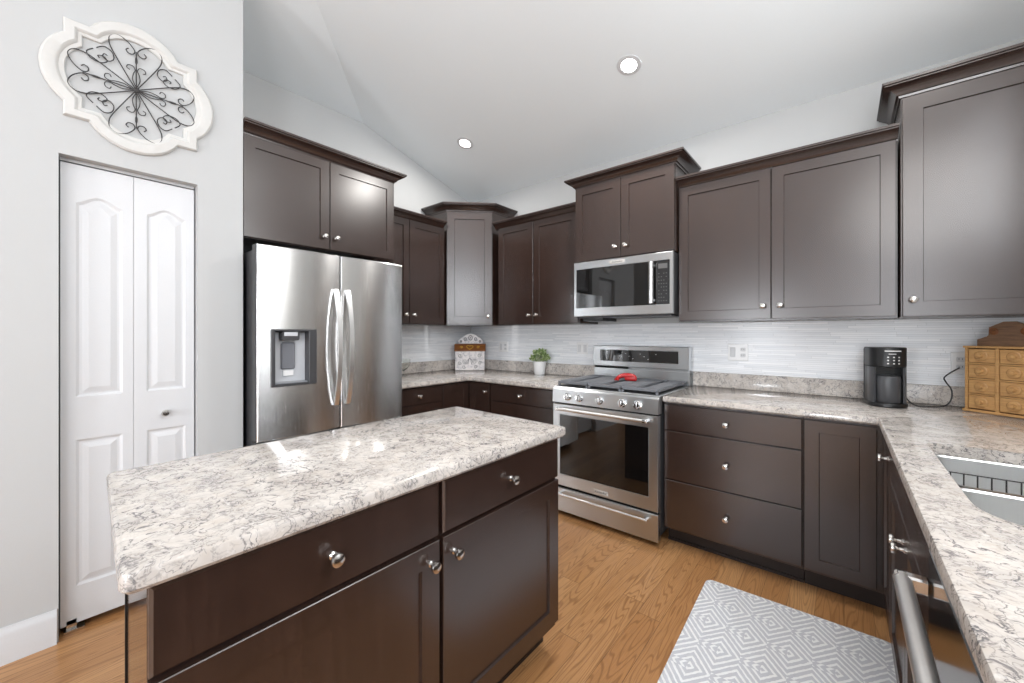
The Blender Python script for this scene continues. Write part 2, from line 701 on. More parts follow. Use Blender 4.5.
# ------------------------------------------------------------------ the room
XW, YW = -3.19, 3.094          # fridge wall, range wall
XP = -2.523                    # pantry wall face
XR = 0.784                     # sink wall
SL = 0.29                      # ceiling slope

struct(MB().box(-7.2, 3.2, -4.2, 3.3, -0.1, 0).build('floor', M['oak']))
struct(MB().box(XW - 0.12, 3.2, YW, YW + 0.12, 0, 2.80).build('wall_back', M['wall']))
struct(MB().box(XW - 0.12, XW, -0.62, YW + 0.12, 0, 3.20).build('wall_left', M['wall']))
# pantry block with the door opening y .055-.522, z 0-2.05
mb = MB()
mb.box(XW, XP, 0.522, 0.72, 0, 3.4)
mb.box(XP - 0.12, XP, -0.62, 0.055, 0, 3.9)
mb.box(XW, XP - 0.12, -0.62, -0.5, 0, 3.9)
mb.box(XP - 0.12, XP, 0.055, 0.522, 2.05, 3.6)
mb.box(XP - 0.2, XP - 0.12, -0.2, 0.522, 0, 2.2)
struct(mb.build('wall_pantry', M['wall']))
# ceiling: two slopes meeting on a hip, then the flat behind
zr = lambda y: 2.74 + SL * (YW - y)
zl = lambda x: 3.112 + SL * (x - XW)
yh = YW - (3.112 - 2.74) / SL
zt = 3.8
yt = YW - (zt - 2.74) / SL
xt = XW + (zt - 3.112) / SL
mb = MB()
bm = mb.bm
V = lambda x, y, z: bm.verts.new((x, y, z))
pA = V(XW - .1, YW + .1, zr(YW + .1)); pB = V(3.2, YW + .1, zr(YW + .1)); pC = V(3.2, yt, zt); pD = V(xt, yt, zt)
pE = V(XW, yh, 3.112); pA2 = V(XW - .1, yh, zl(XW - .1)); pF = V(XW - .1, yt, zl(XW - .1))
pE2 = V(XW - .1, yh, zr(yh)); pK = V(XW - .1, yt, zt)
pG = V(-7.2, yt, zt); pI = V(-7.2, -4.2, zt); pH = V(3.2, -4.2, zt)
for f in ((pA, pE2, pE, pD, pC, pB), (pE, pA2, pF, pD), (pF, pK, pD), (pG, pI, pH, pC, pD, pK)):
    mb.face(f)
g = bmesh.ops.extrude_face_region(bm, geom=bm.faces[:])
for v_ in [x for x in g['geom'] if isinstance(x, bmesh.types.BMVert)]:
    v_.co.z += 0.1
struct(mb.build('ceiling', M['ceiling'], ang=5))
# sink wall with an added, unseen window
mb = MB()
wy0, wy1, wz0, wz1 = 0.35, 1.60, 1.15, 2.95
mb.box(XR, XR + .12, -0.7, wy0, 0, 3.9)
mb.box(XR, XR + .12, wy1, YW, 0, 3.3)
mb.box(XR, XR + .12, wy0, wy1, 0, wz0)
mb.box(XR, XR + .12, wy0, wy1, wz1, 3.5)
struct(mb.build('wall_right', M['wall']))
struct(MB().box(XR + .12, 3.2, -0.7, -0.58, 0, 3.9).build('wall_alcove', M['wall']))
mb = MB()
mb.box(-7.2, 0.4, -4.2, -4.05, 0, 3.9)
mb.box(1.9, 3.0, -4.2, -4.05, 0, 3.9)
mb.box(0.4, 1.9, -4.2, -4.05, 0, 0.15)
mb.box(0.4, 1.9, -4.2, -4.05, 3.45, 3.9)
struct(mb.build('wall_rear', M['wall']))
mb = MB()
mb.box(3.0, 3.15, -4.2, -3.95, 0, 3.9)
mb.box(3.0, 3.15, -2.65, -0.58, 0, 3.9)
mb.box(3.0, 3.15, -3.95, -2.65, 3.45, 3.9)
mb.box(3.0, 3.15, -3.95, -2.65, 0, 1.15)
struct(mb.build('wall_patio', M['wall']))
mb = MB()
mb.box(-7.2, -7.05, -4.05, -0.5, 0, 3.9)
mb.box(-7.05, XW, -0.62, -0.5, 0, 3.9)
struct(mb.build('wall_family', M['wall']))


def window(name, axis, a0, a1, z0, z1, p, mull):  # all unseen and invented, to supply daylight and reflections
    f = MB()
    fr = 0.05

    def bx(m, u0, u1, w0, w1, d0, d1):
        if axis == 'x':
            m.box(d0, d1, u0, u1, w0, w1)
        else:
            m.box(u0, u1, d0, d1, w0, w1)
    for u0, u1, w0, w1 in ((a0, a1, z0, z0 + fr), (a0, a1, z1 - fr, z1), (a0, a0 + fr, z0 + fr, z1 - fr), (a1 - fr, a1, z0 + fr, z1 - fr)):
        bx(f, u0, u1, w0, w1, p, p + .05)
    for k in range(1, mull):
        q = a0 + (a1 - a0) * k / mull
        bx(f, q - .025, q + .025, z0 + fr, z1 - fr, p, p + .05)
    o = struct(f.build(name, M['white']))
    g = MB()
    bx(g, a0 + fr, a1 - fr, z0 + fr, z1 - fr, p + .02, p + .026)
    g.build('pane', M['pane'], o)


window('added_window_1', 'x', wy0 + .002, wy1 - .002, wz0 + .002, wz1 - .002, XR + .02, 2)
window('added_window_2', 'y', 0.402, 1.898, 0.152, 3.448, -4.15, 2)
window('added_window_3', 'x', -3.948, -2.652, 1.152, 3.448, 3.02, 2)

# pantry baseboard with a stepped top, returning at the door opening
prof = [(0, 0), (.014, 0), (.014, .112), (.011, .125), (.006, .132), (.004, .142), (0, .142)]
mb = MB().sweep([(XP + .0005, -0.62), (XP + .0005, 0.050)], prof)
struct(mb.build('baseboard_left', M['white']))
mb = MB().sweep([(XP + .0005, 0.527), (XP + .0005, 0.716)], prof)
struct(mb.build('baseboard_pantry', M['white']))

# pantry bifold door
door = struct(bpy.data.objects.new('door_1', None))
C.objects.link(door)
door.location = (XP - 0.075, 0.058, 0)
door.rotation_euler = (0, 0, PI / 2)


def arch(x0, x1, z0, z1, rise, n=10):
    pts = [(x0, z0), (x1, z0)]
    for k in range(n + 1):
        q = k / n
        x = x1 + (x0 - x1) * q
        s = math.sin(PI * q)
        pts.append((x, z1 - rise + rise * s ** 1.6))
    return pts


def raised(fn, yf):
    o = []
    for d, dy in ((0, 0), (.010, .006), (.018, .006), (.040, .0005)):
        o.append((fn(d), yf + dy))
    return o


for a0, a1 in ((0.002, 0.2305), (0.2315, 0.459)):
    m = MB()
    lo = raised(lambda d: [(a0 + .045 + d, .19 + d), (a1 - .036 - d, .19 + d)] + [(a1 - .036 - d - (a1 - a0 - .081 - 2 * d) * k / 10, .828 - d) for k in range(11)], -.03)
    hi = raised(lambda d: arch(a0 + .045 + d, a1 - .036 - d, 1.015 + d, 1.90 - d, .035), -.03)
    m.panel(a0, a1, .030, 2.030, -.03, .03, [lo, hi], .0015)
    m.build('door_leaf', M['white'], door, ang=7)
m = MB().lathe([(.006, 0), (.006, .012), (.014, .016), (.017, .024), (.012, .03), (.002, .031)], (0.343, -.03, .903), (0, -1, 0), 16)
m.build('door_knob', M['nickel'], door)
m = MB().box(0, .460, -.026, -.004, 2.036, 2.0495)
m.build('door_track', M['wall'], door)
m = MB().box(.012, .075, -.045, -.005, .002, .012).box(.02, .05, -.03, -.01, .012, .05)
m.build('pivot_bracket', M['nickel'], door)
MB().box(-.0025, .0005, -.028, .0, .0, 2.048).build('door_gap_shade', M['gap'], door)  # dark strip in place of the shade at the door edge

# ------------------------------------------------------------------ cabinets
KNOB = [(.0095, 0), (.0095, .003), (.0055, .006), (.005, .014), (.009, .018), (.0145, .022), (.0160, .027), (.0145, .032), (.008, .0355), (.001, .036)]
T = 0.019


def knob(parent, x, z, y=-T - .001, s=1.0, tf=None):
    m = MB().lathe([(r * s, h * s) for r, h in KNOB], (x, y, z), (0, -1, 0), 18)
    if tf:
        m.xform(tf)
    return m.build('knob', M['nickel'], parent)


def shaker(parent, x0, x1, z0, z1, kn=None, rail=.058, tf=None, loc=(0, 0, 0), rz=0, y=-T - .001, mat=None):
    m = MB().panel(x0, x1, z0, z1, y, T, [[(rect(x0, x1, z0, z1, rail), y), (rect(x0, x1, z0, z1, rail + .0025), y + .008)]], .0018)
    if tf:
        m.xform(tf)
    d = m.build('door', mat or M['wood'], parent, loc, rz)
    if kn:
        knob(d, kn[0], kn[1], y, tf=tf)
    return d


def drawer(parent, x0, x1, z0, z1, kn=True, tf=None, y=-T - .001):
    m = MB().panel(x0, x1, z0, z1, y, T, (), .003)
    if tf:
        m.xform(tf)
    d = m.build('drawer', M['wood'], parent)
    if kn:
        knob(d, (x0 + x1) / 2 if kn is True else kn[0], (z0 + z1) / 2 if kn is True else kn[1], y, tf=tf)
    return d


CROWN = [(o_ * 1.35, u_ * .97) for o_, u_ in ((0, 0), (.004, 0), (.006, .010), (.012, .012), (.014, .018), (.022, .030), (.036, .044), (.046, .050), (.046, .056), (.052, .058), (.052, .070), (0, .070))]


def crown(parent, path, z):
    m = MB().sweep(path, [(o, u + z) for o, u in CROWN])
    return m.build('crown_moulding', M['wood'], parent)


def base_body(parent, w, d=0.605, tf=None, h=.874):
    m = MB().box(.0008, w - .0008, 0, d, .1, h, .0008)
    if tf:
        m.xform(tf)
    m.build('cabinet_body', M['wood'], parent)
    m = MB().box(.001, w - .001, .07, d, 0, .099)
    m.box(.0015, w - .0015, .062, .0695, .0003, .016)
    if tf:
        m.xform(tf)
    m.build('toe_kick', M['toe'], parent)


GU = 'dark shaker wall cabinets'
GB = 'dark base cabinets under the worktops'
L90 = PI / 2

# --- wall cabinets
# over the fridge
t_ = thing('wall_cabinet', 'dark two-door wall cabinet above the stainless refrigerator', 'cabinet', (-2.58, .727, 1.832), L90, GU)
W_ = .975
MB().box(.0008, W_ - .001, 0, .606, 0, .606, .0008).build('cabinet_body', M['wood'], t_)
shaker(t_, .006, .488, .004, .574, (.452, .083))
shaker(t_, .493, .968, .004, .574, (.530, .083))
crown(t_, [(.0, -.001), (W_, -.001), (W_, .60)], .579)

# beside the fridge
t_ = thing('wall_cabinet', 'dark two-door wall cabinet between refrigerator and corner cabinet', 'cabinet', (-2.879, 1.70, 1.3716), L90, GU)
W_ = .745
MB().box(.0008, W_ - .001, 0, .308, 0, .9144, .0008).build('cabinet_body', M['wood'], t_)
shaker(t_, .006, .344, .009, .900, (.306, .083))
shaker(t_, .349, .733, .009, .900, (.387, .083))
crown(t_, [(.0, -.001), (W_ - .02, -.001)], .890)

# diagonal corner
t_ = thing('corner_wall_cabinet', 'tall single-door wall cabinet set diagonally in the corner above the floral box', 'cabinet', (-2.885, 2.484, 1.3716), PI / 4, GU)
cs, sn = math.cos(-PI / 4), math.sin(-PI / 4)


def loc45(x, y):
    x, y = x + 2.885, y - 2.484
    return (x * cs - y * sn, x * sn + y * cs)


dw = .305 * math.sqrt(2)
poly = [loc45(*p) for p in ((-2.885, 2.484), (-2.580, 2.789), (-2.580, 3.091), (-3.187, 3.091), (-3.187, 2.484))]
MB().prism(poly, 0, 1.09).build('cabinet_body', M['wood'], t_)
shaker(t_, .004, dw - .004, .010, 1.074, (dw - .042, .083), rail=.07)
pth = [loc45(*p) for p in ((-3.185, 2.484), (-2.885, 2.484), (-2.580, 2.789), (-2.580, 3.088))]
crown(t_, pth, 1.080)

# left of the microwave
t_ = thing('wall_cabinet', 'dark two-door wall cabinet between corner cabinet and microwave', 'cabinet', (-2.500, 2.786, 1.3716), 0, GU)
W_ = .88
MB().box(.0008, W_ - .001, 0, .304, 0, .9144, .0008).build('cabinet_body', M['wood'], t_)
shaker(t_, .022, .421, .009, .900, (.383, .083))
shaker(t_, .427, .868, .009, .900, (.465, .083))
crown(t_, [(-.02, -.001), (W_, -.001)], .890)

# over the microwave
t_ = thing('wall_cabinet', 'short dark two-door wall cabinet directly above the microwave', 'cabinet', (-1.617, 2.722, 1.842), 0, GU)
W_ = .757
MB().box(0, W_, 0, .368, 0, .606, .0008).build('cabinet_body', M['wood'], t_)
shaker(t_, .003, .3755, .010, .578, (.338, .083))
shaker(t_, .3805, .754, .010, .578, (.418, .083))
crown(t_, [(0, .35), (0, -.001), (W_, -.001), (W_, .35)], .580)

# right of the microwave
t_ = thing('wall_cabinet', 'wide dark two-door wall cabinet above wall outlet, right of microwave', 'cabinet', (-.857, 2.786, 1.3716), 0, GU)
W_ = 1.066
MB().box(.0008, W_ - .001, 0, .304, 0, .9144, .0008).build('cabinet_body', M['wood'], t_)
shaker(t_, .004, .526, .009, .896, (.487, .083))
shaker(t_, .531, 1.058, .009, .896, (.572, .083))
crown(t_, [(0, -.001), (W_, -.001)], .890)

# big one in the right corner
t_ = thing('wall_cabinet', 'tall single-door dark wall cabinet above coffee maker and spice chest', 'cabinet', (.213, 2.722, 1.3716), 0, GU)
W_ = .566
MB().box(.0008, W_, 0, .368, 0, 1.09, .0008).build('cabinet_body', M['wood'], t_)
shaker(t_, .006, .560, .004, 1.066, (.042, .083), rail=.07)
crown(t_, [(0, .35), (0, -.001), (W_, -.001)], 1.075)

# --- base cabinets on the range wall, right of the range
t_ = thing('base_cabinet', 'dark three-drawer base cabinet right of the stainless range', 'cabinet', (-.850, 2.484, 0), 0, GB)
base_body(t_, .692)
drawer(t_, .004, .688, .706, .862)
drawer(t_, .004, .688, .408, .701)
drawer(t_, .004, .688, .117, .403)

# right corner cabinet
t_ = thing('corner_base_cabinet', 'dark L-shaped corner base cabinet below the coffee maker', 'cabinet', (-.157, 2.484, 0), 0, GB)
ox, oy = -.157, 2.484
poly = [(x - ox, y - oy) for x, y in ((-.156, 3.091), (-.156, 2.484), (.155, 2.484), (.155, 2.106), (.781, 2.106), (.781, 3.091))]
MB().prism(poly, .1, .874).build('cabinet_body', M['wood'], t_)
poly = [(x - ox, y - oy) for x, y in ((-.156, 3.091), (-.156, 2.55), (.225, 2.55), (.225, 2.106), (.781, 2.106), (.781, 3.091))]
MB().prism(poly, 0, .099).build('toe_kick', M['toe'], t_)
shaker(t_, .004, .272, .117, .862, None)
d_ = shaker(t_, .0, .335, .117, .862, (.30, .80), loc=(.155 - ox, 2.444 - oy, 0), rz=-L90)

# sink base
t_ = thing('sink_base_cabinet', 'dark two-door base cabinet under the double sink', 'cabinet', (.156, 2.104, 0), -L90, GB)
base_body(t_, .965, h=.62)
MB().box(.001, .964, 0, .018, .62, .874).build('front_rail', M['wood'], t_)
drawer(t_, .004, .480, .735, .862, None)
drawer(t_, .485, .961, .735, .862, None)
shaker(t_, .004, .480, .117, .730, (.452, .672))
shaker(t_, .485, .961, .117, .730, (.513, .672))

# dishwasher
t_ = thing('dishwasher', 'dishwasher with glossy dark front and long steel bar handle', 'dishwasher', (.156, 1.135, 0), -L90)
MB().box(.004, .600, .0, .57, .1, .868).build('tub_casing', M['dgrey'], t_)
MB().box(.006, .598, .05, .09, .0, .099).build('toe_panel', M['black'], t_)
dd = MB().panel(.004, .600, .115, .868, -.028, .028, (), .003).build('door', M['dw'], t_)
hb = MB().tube([(.020, -.066, .800), (.580, -.066, .800)], .0145, 16)
hb.build('bar_handle', M['handle'], dd)
for hx in (.010, .560):
    MB().box(hx, hx + .026, -.078, -.028, .784, .813, .004).build('handle_bracket', M['chrome'], dd)

# end cabinet of the sink run
t_ = thing('base_cabinet', 'dark base cabinet beyond the dishwasher at the worktop end', 'cabinet', (.156, .530, 0), -L90, GB)
base_body(t_, .5)
drawer(t_, .004, .496, .706, .862)
shaker(t_, .004, .496, .117, .701, (.04, .62))

# --- base cabinets left of the range
t_ = thing('base_cabinet', 'dark drawer base cabinet left of the range below the potted plant', 'cabinet', (-2.309, 2.484, 0), 0, GB)
base_body(t_, .682)
drawer(t_, .010, .665, .730, .862)
drawer(t_, .010, .665, .428, .724)
drawer(t_, .010, .665, .117, .422)

t_ = thing('corner_base_cabinet', 'dark L-shaped corner base cabinet below the floral box', 'cabinet', (-2.582, 2.484, 0), 0, GB)
ox, oy = -2.582, 2.484
poly = [(x - ox, y - oy) for x, y in ((-3.187, 3.091), (-3.187, 2.166), (-2.582, 2.166), (-2.582, 2.484), (-2.311, 2.484), (-2.311, 3.091))]
MB().prism(poly, .1, .874).build('cabinet_body', M['wood'], t_)
poly = [(x - ox, y - oy) for x, y in ((-3.187, 3.091), (-3.187, 2.166), (-2.65, 2.166), (-2.65, 2.55), (-2.311, 2.55), (-2.311, 3.091))]
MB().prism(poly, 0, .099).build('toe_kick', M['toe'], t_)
shaker(t_, .024, .267, .117, .862, (.228, .795))
d_ = shaker(t_, 0, .292, .117, .862, None, loc=(0, 2.168 - oy, 0), rz=L90)

t_ = thing('base_cabinet', 'dark drawer-over-door base cabinet beside the refrigerator', 'cabinet', (-2.582, 1.68, 0), L90, GB)
base_body(t_, .484)
drawer(t_, .004, .480, .735, .862)
shaker(t_, .004, .480, .117, .730, (.44, .66))

# --- island (its ends run slightly out of square)
SK = 0.062


def isl(x, y, z):
    return (x + SK * (y + .02), y, z)


IG = 'island base cabinets'
for nm, y0, w_, kx, first in (('dark island base cabinet at the pantry end', .1195, .6245, .586, True), ('dark island base cabinet at the range end', .745, .613, .047, False)):
    t_ = thing('island_cabinet', nm, 'cabinet', (-.907, y0, 0), L90, IG)
    base_body(t_, w_, .60, tf=isl)
    a = -.0015 if first else .007
    b = w_ - .006 if first else w_ - .005
    m = MB().panel(a, b, .712, .868, -T - .001, T, (), .006).xform(isl)
    d_ = m.build('drawer', M['wood'], t_)
    knob(d_, (a + b) / 2, .79, tf=isl)
    shaker(t_, a, b, .132, .702, (kx, .648), rail=.062, tf=isl)
    if first:
        MB().box(-.0025, .0004, -.001, .585, .0, .874, .001).xform(isl).build('end_panel', M['panel'], t_)
        MB().box(-.006, .0004, .586, .604, .0, .874).xform(isl).build('back_panel_edge', M['black'], t_)

# ------------------------------------------------------------------ worktops
ZT0, ZT1 = .876, .914
# island
pts = [(-.862, .080), (-.862, 1.380), (-1.555, 1.403), (-1.540, .119)]
pts = round_corners(pts, .022)
o = MB().prism([(x + .862, y - .080) for x, y in pts], ZT0, ZT1, .009).build('island_worktop', M['quartz'], loc=(-.862, .080, 0))
tag(o, 'long veined cream quartz worktop on the island', 'worktop')


def worktop(label, poly, holes, strips, org):
    r = thing('worktop', label, 'worktop', (org[0], org[1], 0), 0, 'quartz worktops along the walls')
    sh = lambda pl: [(x - org[0], y - org[1]) for x, y in pl]
    MB().slab_holes(sh(poly), [sh(h) for h in holes], ZT0, ZT1, .008).build('counter_slab', M['quartz'], r)
    for x0, x1, y0, y1 in strips:
        MB().box(x0 - org[0], x1 - org[0], y0 - org[1], y1 - org[1], ZT1 + .0003, 1.016, .002).build('upstand', M['quartz'], r)
    return r


worktop('L-shaped cream quartz worktop in the corner behind the potted plant',
        [(-3.187, 1.665), (-2.535, 1.665), (-2.535, 2.437), (-1.622, 2.437), (-1.622, 3.091), (-3.187, 3.091)], [],
        [(-3.187, -1.622, 3.069, 3.091), (-3.187, -3.165, 1.665, 3.068)], (-3.187, 3.091))
sink_poly = round_corners([(.218, 1.225), (.640, 1.225), (.640, 1.99), (.218, 1.99)], [.13, .07, .06, .03], 8)
sink_poly = sink_poly
worktop('L-shaped cream quartz worktop holding the sink and coffee maker',
        round_corners([(-.846, 2.437), (.120, 2.437), (.127, .03), (.781, .03), (.781, 3.091), (-.846, 3.091)], [.004, .012, .004, 0, 0, 0], 3), [sink_poly[::-1]],
        [(-.846, .781, 3.069, 3.091), (.759, .781, .03, 3.068)], (-.846, 3.091))

# backsplash tiles
o = MB().box(-3.180, XR - .002, YW - .0075, YW - .0005, 1.0165, 1.3700).build('tile_backsplash', M['tile'])
tag(o, 'pale strip-tile backsplash on the wall behind the range', 'backsplash')
o = MB().box(XW + .0005, XW + .0075, 1.66, YW - .0080, 1.0165, 1.3700).build('tile_backsplash', M['tile'])
tag(o, 'pale strip-tile backsplash beside the refrigerator', 'backsplash')

# ------------------------------------------------------------------ sink
t_ = thing('kitchen_sink', 'stainless double-bowl sink set into the quartz worktop', 'sink', (.218, 1.60, ZT0))


def bowl(y0, y1, x0, x1, d, cor, name):
    m = MB()
    poly = round_corners([(x0, y0), (x1, y0), (x1, y1), (x0, y1)], cor, 6)
    p = [(x - .218, y - 1.60) for x, y in poly]
    i = lambda q: offset_poly(p, q)
    rows = [(i(-.010), -.001), (p, -.001), (i(.004), -.006), (i(.006), -d + .03), (i(.014), -d + .008), (i(.03), -d)]
    ls = [m.loop([(x, y, z) for x, y in q]) for q, z in rows]
    for a, b in zip(ls, ls[1:]):
        m.bridge(a, b)
    m.face(ls[-1])
    return m.build(name, M['steel_sink'], t_)


bowl(1.627, 1.992, .222, .638, .20, .05, 'bowl')
bowl(1.223, 1.603, .222, .638, .20, [.13, .07, .05, .05], 'bowl')
# wire rack standing in the far bowl
t2 = thing('wire_rack', 'black wire rack standing in the far bowl of the sink', 'rack', (.262, 1.79, ZT0 - .195))
m = MB()
for y, z in ((.12, .004), (.12, .160), (0, .004), (0, .035)):
    m.tube([(0, y, z), (.33, y, z)], .0022, 6)
for k in range(12):
    x = .004 + k * .0292
    m.tube([(x, 0, .035), (x, 0, .006), (x, .005, .004), (x, .115, .004), (x, .12, .008), (x, .12, .160)], .0019, 6)
m.build('wires', M['iron'], t2)

# ------------------------------------------------------------------ refrigerator
t_ = thing('refrigerator', 'stainless french-door refrigerator with water dispenser', 'refrigerator', (-2.36, .738, 0), L90)
FW = .900
MB().box(.004, FW - .004, .085, .78, .02, 1.745, .004).build('casing', M['dgrey'], t_)
for x in (.05, FW - .1):
    for y in (.1, .66):
        MB().box(x, x + .05, y, y + .06, 0, .02).build('foot', M['black'], t_)
for x in (.03, FW - .13):
    MB().box(x, x + .1, .03, .16, 1.746, 1.762, .004).build('hinge_cover', M['dgrey'], t_)


def bulge(x0, x1):
    c, h = (x0 + x1) / 2, (x1 - x0) / 2
    return lambda x, y, z: (x, y - (.014 * (1 - ((x - c) / h) ** 2) if y < .03 else 0), z)


def fdoor(x0, x1, z0, z1, panels=()):
    m = MB().panel(x0, x1, z0, z1, .010, .016 if not panels else .060, panels, .005)
    n = 14
    m.slice_x([x0 + (x1 - x0) * k / n for k in range(1, n)])
    m.xform(bulge(x0, x1))
    return m


dx0, dx1, dz0, dz1 = .068, .300, 1.008, 1.312
loops = [(rect(dx0, dx1, dz0, dz1), .010), (rect(dx0, dx1, dz0, dz1, .003), .013), (rect(dx0, dx1, dz0, dz1, .010), .065)]
ld = fdoor(.002, .4515, .715, 1.768, [loops]).build('door', M['steel_v'], t_)
rd = fdoor(.4565, FW - .002, .715, 1.768).build('door', M['steel_v'], t_)
fz_ = fdoor(.002, FW - .002, .060, .708).build('freezer_drawer', M['steel_v'], t_)
tag(ld, 'door with water dispenser')
for par, a0, a1, b0, b1 in ((rd, .4575, FW - .003, .716, 1.767), (fz_, .003, FW - .003, .061, .707)):
    MB().box(a0, a1, .0265, .082, b0, b1).build('door_core', M['dgrey'], par)
MB().box(-.0004, .0016, .018, .075, .716, 1.767).build('door_edge', M['dgrey'], ld)
# dispenser
MB().box(dx0 + .012, dx1 - .012, .050, .064, dz0 + .012, dz1 - .012, .003).build('dispenser_back', M['lgrey'], ld)
m = MB()
m.box(dx0 - .004, dx0 + .016, -.008, .062, dz0 - .006, dz1 + .004, .003)
m.box(dx1 - .040, dx1 + .004, -.008, .062, dz0 - .006, dz1 + .004, .003)
m.box(dx0 + .016, dx1 - .040, -.008, .030, dz1 - .006, dz1 + .004)
m.box(dx0 + .016, dx1 - .040, -.008, .050, dz0 - .006, dz0 + .006)
m.build('dispenser_bezel', M['dgrey'], ld)
m = MB().prism(round_corners([(-.045, 0), (.045, 0), (.045, .05), (-.045, .05)], .012), 0, .05)
m.xform(lambda x, y, z: (x + .165, .048 - z, dz1 - .058 + y))
m.build('dispenser_spout', M['dgrey'], ld)
MB().box(.130, .200, -.004, .03, dz1 - .034, dz1 - .012, .002).build('dispenser_button', M['lgrey'], ld)
MB().box(.128, .202, .036, .050, 1.092, 1.242, .006).build('dispenser_paddle', M['paddle'], ld)
MB().box(.140, .194, .040, .052, 1.055, 1.085, .001).build('dispenser_label', M['pot'], ld)
MB().box(dx0 + .016, dx1 - .040, .012, .050, dz0 + .006, dz0 + .014, .002).build('drip_tray', M['mgrey'], ld)


def fhandle(par, x, z0, z1):
    m = MB()
    n = 18
    ls = []
    for k in range(n + 1):
        q = k / n
        z = z0 + (z1 - z0) * q
        b = math.sin(PI * q) ** .8
        y = -.012 - .052 * b
        th = .010
        ls.append(m.loop([(x - .013, y, z), (x + .013, y, z), (x + .012, y + th + .012 * (1 - b), z), (x - .012, y + th + .012 * (1 - b), z)]))
    for a, b in zip(ls, ls[1:]):
        m.bridge(a, b)
    m.face(ls[0][::-1])
    m.face(ls[-1])
    return m.build('handle', M['handle'], par, ang=25)


fhandle(ld, .418, .86, 1.56)
fhandle(rd, .492, .86, 1.56)
m = MB().tube([(.09, .004, .64), (.09, -.05, .645), (FW - .09, -.05, .645), (FW - .09, .004, .64)], .011, 10)
m.build('handle', M['handle'], fz_)
lettering('SAMSUNG', .019, M['text'], rd, (FW - .065, .0065, 1.735))

# ------------------------------------------------------------------ range
t_ = thing('gas_range', 'stainless gas range with black grates and glass oven door', 'range', (-1.613, 2.40, 0))
RW = .760
MB().box(.003, RW - .003, .028, .655, .06, .90, .002).build('casing', M['dgrey'], t_)
for x in (.05, RW - .08):
    for y in (.08, .55):
        MB().lathe([(.018, 0), (.018, .06)], (x + .015, y, 0), (0, 0, 1), 10).build('foot', M['black'], t_)
# drawer
dr = MB().panel(.003, RW - .003, .032, .197, -.012, .04, (), .003).build('storage_drawer', M['steel'], t_)
MB().tube([(.06, -.050, .165), (RW - .06, -.050, .165)], .0085, 12).build('drawer_handle', M['handle'], dr)
for hx in (.065, RW - .083):
    MB().box(hx, hx + .018, -.056, -.012, .158, .172, .002).build('handle_bracket', M['chrome'], dr)
# oven door
wl = rect(.058, RW - .058, .295, .722)
od = MB().panel(.003, RW - .003, .215, .792, -.014, .042, [[(wl, -.014), (rect(.058, RW - .058, .295, .722, .003), -.009)]], .003).build('oven_door', M['steel'], t_)
MB().box(.062, RW - .062, -.0128, -.0086, .299, .718).build('oven_window', M['glassblack'], od)
MB().tube([(.055, -.062, .765), (RW - .055, -.062, .765)], .0105, 14).build('oven_handle', M['handle'], od)
for hx in (.06, RW - .082):
    MB().box(hx, hx + .022, -.072, -.014, .755, .775, .003).build('handle_bracket', M['chrome'], od)
bd = MB().box(.327, .433, -.0165, -.0135, .228, .254, .001).build('badge', M['badge'], od)
lettering('KitchenAid', .0185, M['text'], bd, (.380, -.0168, .2415))
MB().box(.006, RW - .006, -.002, .02, .198, .214).build('door_gap_shade', M['gap'], t_)  # dark strips put in for the shade above and below the oven door
MB().box(.006, RW - .006, -.002, .02, .793, .803).build('door_gap_shade', M['gap'], t_)
# control panel
m = MB()
ls = [m.loop([(x, y, z) for y, z in ((-.018, .804), (-.018, .812), (-.012, .895), (.0, .905), (.05, .905), (.05, .804))]) for x in (.001, RW - .001)]
m.bridge(ls[0], ls[1])
m.face(ls[0][::-1])
m.face(ls[1])
cp = m.build('control_panel', M['steel'], t_)
for kx in (.128, .222, .373, .532, .632):
    kb = MB().lathe([(.027, 0), (.027, .006), (.021, .008), (.021, .028), (.0185, .032), (.001, .033)], (kx, -.0155, .850), (0, -1, .07), 24)
    kb.box(kx - .004, kx + .004, -.053, -.044, .830, .870, .002)
    kb.build('burner_knob', M['chrome'], cp)
# cooktop
MB().box(.002, RW - .002, .0, .60, .900, .914, .004).build('cooktop', M['steel'], t_)
MB().box(.022, RW - .022, .03, .575, .9135, .9160).build('burner_tray', M['black'], t_)
for bx_, by_, br_ in ((.16, .17, .045), (.16, .44, .035), (.38, .30, .05), (.60, .17, .05), (.60, .44, .035)):
    MB().lathe([(br_, 0), (br_, .008), (br_ * .8, .010), (br_ * .8, .017), (br_ * .7, .019), (.001, .019)], (bx_, by_, .916), (0, 0, 1), 24).build('burner', M['iron'], t_)
for g0 in (.018, .2615, .505):
    g1 = g0 + .237
    m = MB()
    for x in (g0, g1 - .012):
        m.box(x, x + .012, .028, .578, .930, .941, .002)
    for y in (.028, .566):
        m.box(g0, g1, y, y + .012, .932, .950, .002)
    for k in range(1, 16):
        y = .028 + .538 * k / 16
        m.box(g0 - .001, g0 + .085, y, y + .012, .936, .953, .002)
        m.box(g1 - .085, g1 + .001, y, y + .012, .936, .953, .002)
    for x in (g0 + .085, g1 - .095):
        m.box(x, x + .010, .034, .572, .934, .951, .002)
    m.box(g0 + .113, g0 + .123, .034, .13, .934, .951, .002)
    m.box(g0 + .113, g0 + .123, .48, .572, .934, .951, .002)
    for x in (g0, g1 - .014):
        for y in (.03, .56):
            m.box(x, x + .014, y, y + .014, .9161, .934)
    m.build('grate', M['grate'], t_)
